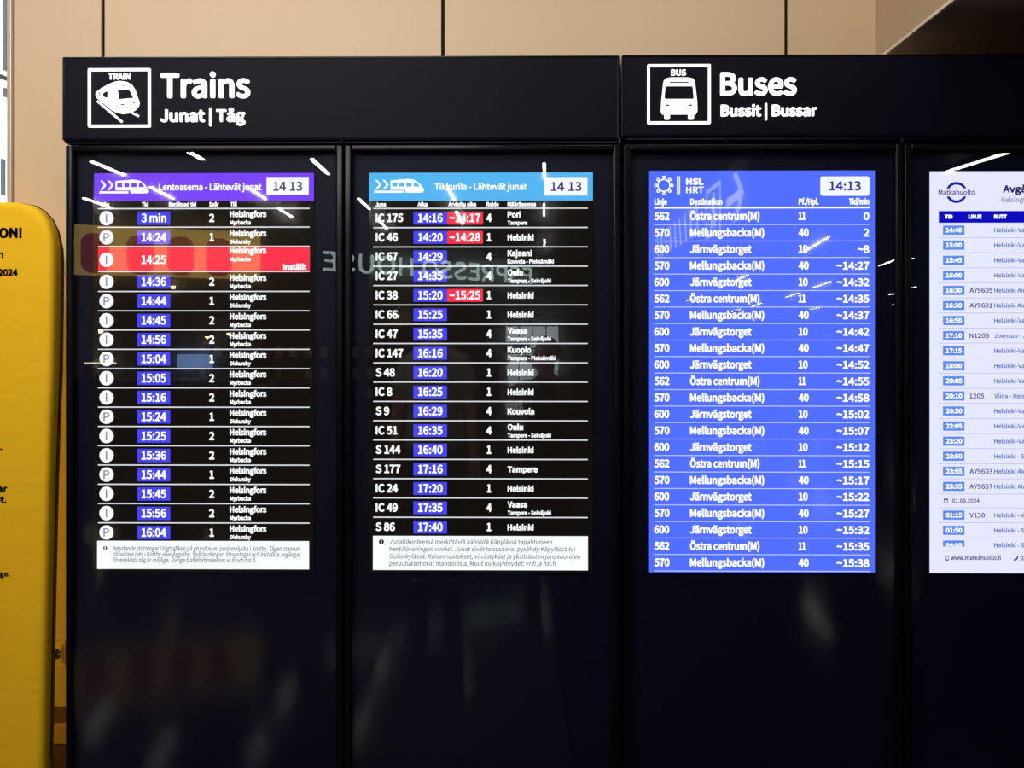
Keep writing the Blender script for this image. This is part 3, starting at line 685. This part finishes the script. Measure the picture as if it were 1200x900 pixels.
# café room: back wall, counter, pendants, menu display
struct(box('wall_cafe', XL, -0.9, -12.2, -12.1, 0, CEIL, M['cafe_wall']))
ctr = empty('cafe_counter', (-4.6, -9.0, 0)); tag(ctr, 'long dark wooden café counter with lit pastry case, mirrored in the purple-bannered screen', 'counter')
box('counter_body', -2.2, 2.2, -0.35, 0.35, 0, 1.0, M['wood'], ctr); box('worktop', -2.25, 2.25, -0.4, 0.4, 1.0, 1.04, M['dark_metal'], ctr, 0.005, 1)
qa, qb = V(113, 424, 11.3), V(148, 424, 11.3)
ka, kb = qa.x+4.6, qb.x+4.6
box('pastry_case', ka, kb, -0.3, 0.3, 1.04, 1.27, M['wood'], ctr); box('case_light', ka, kb, 0.27, 0.31, 1.275, 1.30, mat('case_light', (0.8, 0.8, 0.8), emit=(1, 0.85, 0.6, 1), strength=14), ctr)
M['cup'] = mat('cream_cup', S((225, 200, 165)), 0.4, 0.5)
sh = empty('back_shelf', (-4.4, -11.9, 0)); tag(sh, 'tall wooden shelf with cream jars at the café back wall, mirrored in the purple-bannered screen', 'shelf')
for z in (0.5, 0.9, 1.3, 1.7): box('shelf_board', -1.8, 1.8, -0.2, 0.2, z, z+0.03, M['wood'], sh)
for x in (-1.82, 1.8): box('side_board', x, x+0.03, -0.2, 0.2, 0, 1.9, M['wood'], sh)
jar = None
for z in (0.53, 0.93, 1.33):
    for i in range(12):
        if random.random() < 0.25: continue
        if jar is None:
            bm = bmesh.new(); bmesh.ops.create_cone(bm, segments=14, radius1=0.07, radius2=0.055, depth=0.2, cap_ends=True); jar = bm_mesh(bm); jar.materials.append(M['cup'])
        o = link('storage_jar', jar, None, None, (-4.4-1.6+i*0.29, -11.8, z+0.102)); tag(o, 'cream storage jar on the shelf at the café back wall', 'jar', 'jars on the café shelf')
Am, Bm = V(208, 415, 12.5), V(248, 431, 12.5)
mn = empty('menu_display', (Am.x, Am.y, 0)); tag(mn, 'pale blue lit menu display above the café counter, mirrored beside the 15:04 row', 'screen')
box('screen_panel', 0, (Bm.x-Am.x), -0.05, 0.0, Bm.z, Am.z, M['menu'], mn); tube('pole', ((Bm.x-Am.x)/2, -0.03, 0), ((Bm.x-Am.x)/2, -0.03, Bm.z), 0.02, M['dark_metal'], mn, 8)
for px, py, dd, where in ((203, 336, 10.5, 'right beside the 14:36 badge'), (268, 391, 12, 'at the M of Myrbacka under 14:45'), (243, 395, 12.5, 'just left of the track number of 14:56'), (118, 388, 11.0, 'left of the 14:56 line circle'), (466, 370, 13.5, 'right behind the IC 66 number')):
    q = V(px, py, dd); e = empty('pendant_lamp', q); tag(e, 'small warm café pendant lamp mirrored '+where, 'lamp', 'café pendant lamps')
    bm = bmesh.new(); bmesh.ops.create_uvsphere(bm, u_segments=12, v_segments=8, radius=0.035); link('bulb', bm_mesh(bm, True), M['warm'], e)
    bm = bmesh.new(); bmesh.ops.create_cone(bm, segments=16, radius1=0.09, radius2=0.02, depth=0.1, cap_ends=False); link('lamp_shade', bm_mesh(bm, True), M['dark_metal'], e, (0, 0, 0.06))
    tube('cable', (0, 0, 0.1), (0, 0, CEIL-q.z), 0.004, M['dark_metal'], e, 6)
# hanging direction sign over the hall, mirrored obliquely in the blue bus screen
hs = empty('hanging_sign', (1.25, -1.76, 2.2)); tag(hs, 'hanging direction sign with arrow and boxed pictogram, mirrored obliquely above the blue bus screen', 'sign')
box('sign_box', 0, 0.1, -2.9, 0, 0, 0.42, M['black_alu'], hs, 0.004, 1)
GL = mat('sign_glow', (0.5, 0.5, 0.5), 0.4, emit=(1, 1, 1, 1), strength=3)
def side_shape(name, loops):
    me = fill2d(loops, 0.001); me.transform(Matrix.Rotation(-math.pi/2, 4, 'Z')); link(name, me, GL, hs, (-0.003, 0, 0))
side_shape('arrow', [[(0.08, 0.2), (0.22, 0.34), (0.28, 0.34), (0.17, 0.225), (0.42, 0.225), (0.42, 0.175), (0.17, 0.175), (0.28, 0.06), (0.22, 0.06)]])
side_shape('pictogram', [rect(0.55, 0.05, 0.9, 0.37), rect(0.575, 0.075, 0.875, 0.345)])
side_shape('pictogram_figure', [disc(0.72, 0.3, 0.03), ]); side_shape('pictogram_figure', [[(0.66, 0.1), (0.7, 0.26), (0.75, 0.26), (0.79, 0.1), (0.75, 0.1), (0.725, 0.19), (0.7, 0.1)]])
for k in range(9): side_shape('word_stroke', [[(1.1+k*0.18, 0.12), (1.14+k*0.18, 0.12), (1.19+k*0.18, 0.33), (1.15+k*0.18, 0.33)]])
for y in (-0.4, -2.5): tube('hanger_rod', (0.05, y, 0.42), (0.05, y, CEIL-2.2), 0.01, M['dark_metal'], hs, 8)

# ================================================================ PEOPLE (faint mirror images in the glass)
def skin(name, verts, edges, m, parent, levels=1):
    """verts: (x, y, z, radius)"""
    me = bpy.data.meshes.new(name); me.from_pydata([v[:3] for v in verts], edges, []); me.update()
    o = bpy.data.objects.new(name, me); COL.objects.link(o)
    o.modifiers.new('skin', 'SKIN')
    if not me.skin_vertices: me.skin_vertices.new() if hasattr(me.skin_vertices, 'new') else None
    sv = me.skin_vertices[0].data
    for i, v in enumerate(verts): sv[i].radius = (v[3], v[3]) if not isinstance(v[3], tuple) else v[3]; sv[i].use_root = (i == 0)
    s = o.modifiers.new('sub', 'SUBSURF'); s.levels = s.render_levels = levels
    o.parent = parent; me.materials.append(m)
    ev = bpy.data.meshes.new_from_object(o.evaluated_get(bpy.context.evaluated_depsgraph_get()))
    ev.materials.clear(); ev.materials.append(m)
    for p in ev.polygons: p.use_smooth = True
    bpy.data.objects.remove(o)
    return link(name, ev, None, parent)
def chain(vs, es, pts, root=None):
    i0 = root
    for p in pts:
        vs.append(p); j = len(vs)-1
        if i0 is not None: es.append((i0, j))
        i0 = j
    return i0
SKIN = mat('skin', S((205, 150, 125)), 0.55, 0.4)
def person(loc, rot, h, top, trousers, hair, hands, label):
    """faces +y; h = standing height; hands = [left, right] wrist targets in local metres"""
    k = h/1.75; e = empty('person', loc, None, rot); tag(e, label, 'person')
    def q(x, y, z, r): return (x*k, y*k, z*k, r*k)
    vs, es = [], []
    pel = chain(vs, es, [q(0, 0, 0.95, 0.10)])
    ch_ = chain(vs, es, [q(0, 0, 1.12, 0.095), q(0, 0, 1.30, 0.105)], pel)
    nk = chain(vs, es, [q(0, 0, 1.41, 0.07), q(0, 0.01, 1.49, 0.055), q(0, 0.015, 1.56, 0.06), q(0, 0.02, 1.64, 0.088), q(0, 0.015, 1.71, 0.06)], ch_)
    ends = []
    for s_, hd in zip((-1, 1), hands):
        sh = chain(vs, es, [q(s_*0.165, 0, 1.385, 0.050)], ch_)
        S0 = Vector((s_*0.19*k, 0, 1.39*k)); Wp = Vector(hd)
        mid = (S0+Wp)/2; L_ = 0.29*k; dd = (Wp-S0).length/2; off = math.sqrt(max(0, L_*L_-dd*dd))
        El = mid+Vector((s_*0.35, -0.25, -0.9)).normalized()*off
        a = chain(vs, es, [(*El, 0.04*k), (*Wp, 0.027*k)], sh)
        d_ = (Wp-El).normalized(); side = d_.cross(Vector((0, 0, 1)));
        if side.length < 0.1: side = Vector((0, 1, 0))
        side.normalize(); up = side.cross(d_)
        palm = Wp+d_*0.05*k
        pa = chain(vs, es, [(*palm, 0.030*k)], a)
        for t in range(4):
            b0 = palm+d_*0.045*k+side*(t-1.5)*0.02*k; ln = (0.032, 0.038, 0.035, 0.026)[t]*k
            b1 = b0+(d_*0.9-up*0.3)*ln; b2 = b1+(d_*0.6-up*0.8)*ln*0.8
            chain(vs, es, [(*b0, 0.0095*k), (*b1, 0.0085*k), (*b2, 0.007*k)], pa)
        t0 = palm-side*0.038*k*s_-d_*0.01*k; t1 = t0-side*0.02*k*s_+d_*0.03*k
        chain(vs, es, [(*t0, 0.011*k), (*t1, 0.009*k)], pa)
        ends.append((S0, El, Wp))
    legs = []
    for s_ in (-1, 1):
        chain(vs, es, [q(s_*0.09, 0, 0.87, 0.078), q(s_*0.10, 0.01, 0.50, 0.058), q(s_*0.105, -0.02, 0.32, 0.055), q(s_*0.105, -0.02, 0.09, 0.036), q(s_*0.11, 0.09, 0.04, 0.032), q(s_*0.11, 0.15, 0.035, 0.024)], pel)
    skin('body', vs, es, SKIN, e, 2)
    # shirt: torso and short sleeves; trousers: hips and two legs
    def loft(bm, rings, n=20):
        prev = None
        for c, ax, bx_, ra, rb in rings:
            vs_ = [bm.verts.new(Vector(c)+ax*ra*math.cos(2*math.pi*t/n)+bx_*rb*math.sin(2*math.pi*t/n)) for t in range(n)]
            if prev:
                for t in range(n): bm.faces.new((prev[t], prev[(t+1) % n], vs_[(t+1) % n], vs_[t]))
            prev = vs_
    ex, ey = Vector((1, 0, 0)), Vector((0, 1, 0))
    def up_rings(rows): return [((0, y*k, z*k), ex, ey, a*k, b*k) for z, a, b, y in rows]
    def limb(A_, B_, r0, r1, m=5):
        d_ = (B_-A_).normalized(); u = d_.cross(Vector((0.1, 1, 0.2))).normalized(); v = d_.cross(u)
        return [(A_+(B_-A_)*t/m, u, v, r0+(r1-r0)*t/m, r0+(r1-r0)*t/m) for t in range(m+1)]
    bm = bmesh.new()
    loft(bm, up_rings([(0.84, 0.182, 0.132, 0), (0.90, 0.183, 0.134, 0), (1.0, 0.172, 0.125, 0), (1.10, 0.168, 0.122, 0), (1.22, 0.180, 0.128, 0), (1.32, 0.192, 0.130, 0), (1.38, 0.188, 0.118, 0), (1.425, 0.150, 0.098, 0), (1.455, 0.100, 0.080, 0.0), (1.475, 0.072, 0.068, 0.005), (1.48, 0.066, 0.062, 0.005)]))
    for s_, (S0, El, Wp) in zip((-1, 1), ends):
        loft(bm, limb(Vector((s_*0.135*k, 0, 1.385*k)), S0+(El-S0)*0.72, 0.066*k, 0.062*k), 16)
    o = link('shirt', bm_mesh(bm, True), top, e); o.modifiers.new('thickness', 'SOLIDIFY').thickness = 0.004
    bm = bmesh.new()
    loft(bm, up_rings([(1.0, 0.158, 0.115, 0), (0.94, 0.168, 0.122, 0), (0.86, 0.178, 0.128, 0), (0.80, 0.165, 0.118, 0), (0.77, 0.12, 0.09, 0)]))
    for s_ in (-1, 1):
        loft(bm, limb(Vector((s_*0.09*k, 0, 0.86*k)), Vector((s_*0.10*k, 0.005*k, 0.50*k)), 0.092*k, 0.072*k)+limb(Vector((s_*0.10*k, 0.005*k, 0.49*k)), Vector((s_*0.105*k, -0.015*k, 0.09*k)), 0.071*k, 0.056*k), 16)
    o = link('trousers', bm_mesh(bm, True), trousers, e); o.modifiers.new('thickness', 'SOLIDIFY').thickness = 0.004
    for s_ in (-1, 1):
        vs, es = [], []; chain(vs, es, [q(s_*0.105, -0.05, 0.045, 0.044), q(s_*0.11, 0.06, 0.042, 0.044), q(s_*0.112, 0.17, 0.034, 0.034)]); skin('shoe', vs, es, M['dark_metal'], e, 2)
    # head details
    bm = bmesh.new(); bmesh.ops.create_uvsphere(bm, u_segments=24, v_segments=16, radius=1)
    bmesh.ops.delete(bm, geom=[v for v in bm.verts if v.co.z < -0.15 and v.co.y > -0.2 or (v.co.y > 0.45 and v.co.z < 0.45)], context='VERTS')
    for v in bm.verts: v.co = Vector((v.co.x*0.090*k, (v.co.y*0.108+0.006)*k, (1.648+v.co.z*0.118)*k))
    o = link('hair', bm_mesh(bm, True), hair, e); md = o.modifiers.new('thickness', 'SOLIDIFY'); md.thickness = 0.008
    bm = bmesh.new(); bmesh.ops.create_cone(bm, segments=10, radius1=0.016*k, radius2=0.006*k, depth=0.045*k, cap_ends=True)
    for v in bm.verts: v.co += Vector((0, 0.105*k, 1.625*k))
    link('nose', bm_mesh(bm, True), SKIN, e)
    for s_ in (-1, 1):
        bm = bmesh.new(); bmesh.ops.create_uvsphere(bm, u_segments=10, v_segments=8, radius=0.0085*k)
        for v in bm.verts: v.co += Vector((s_*0.032*k, 0.094*k, 1.645*k))
        link('eye', bm_mesh(bm, True), mat('eye_dark', (0.03, 0.02, 0.015), 0.2), e)
        bm = bmesh.new(); bmesh.ops.create_uvsphere(bm, u_segments=10, v_segments=8, radius=0.026*k)
        for v in bm.verts: v.co = Vector((v.co.x*0.4+s_*0.090*k, v.co.y*0.7+0.01*k, v.co.z+1.63*k))
        link('ear', bm_mesh(bm, True), SKIN, e)
    box('mouth', -0.022*k, 0.022*k, 0.092*k, 0.1*k, 1.583*k, 1.591*k, mat('lips', S((150, 70, 65)), 0.5), e, 0.002, 2)
    return e
dark_top = mat('dark_jersey', S((48, 36, 38)), 0.85, 0.2, bump=0.2, bscale=60); white_top = mat('pale_cotton', S((170, 170, 168)), 0.85, 0.2, bump=0.2, bscale=40)
navy = mat('navy_denim', S((28, 32, 48)), 0.85, 0.2, bump=0.2, bscale=120); brown_hair = mat('brown_hair', S((42, 28, 20)), 0.6, 0.4, bump=0.5, bscale=150)
person((0.20, -2.76, 0), 0.15, 1.60, dark_top, navy, brown_hair, [(-0.24, 0.38, 1.42), (-0.02, 0.35, 1.42)], 'person in a dark top holding up a phone, mirrored faintly in the light-blue-bannered screen')
person((-0.52, -2.42, 0), 0.1, 1.86, white_top, navy, brown_hair, [(-0.26, 0.05, 0.86), (0.26, 0.05, 0.86)], 'person in a pale t-shirt standing, mirrored faintly left of the photographer')
person((-3.35, -7.2, 0), 0.0, 1.72, dark_top, navy, brown_hair, [(-0.25, 0.1, 0.85), (0.2, 0.3, 1.05)], 'person in dark clothes in front of the café counter, mirrored in the purple-bannered screen')
ph = box('phone', -0.078, 0.078, -0.0045, 0.0045, -0.037, 0.037, M['black_alu'], None, 0.004, 2); ph.location = (0.0, -D-0.075, EYE-0.015)
tag(ph, 'dark phone held up by the person mirrored in the light-blue-bannered screen', 'phone')
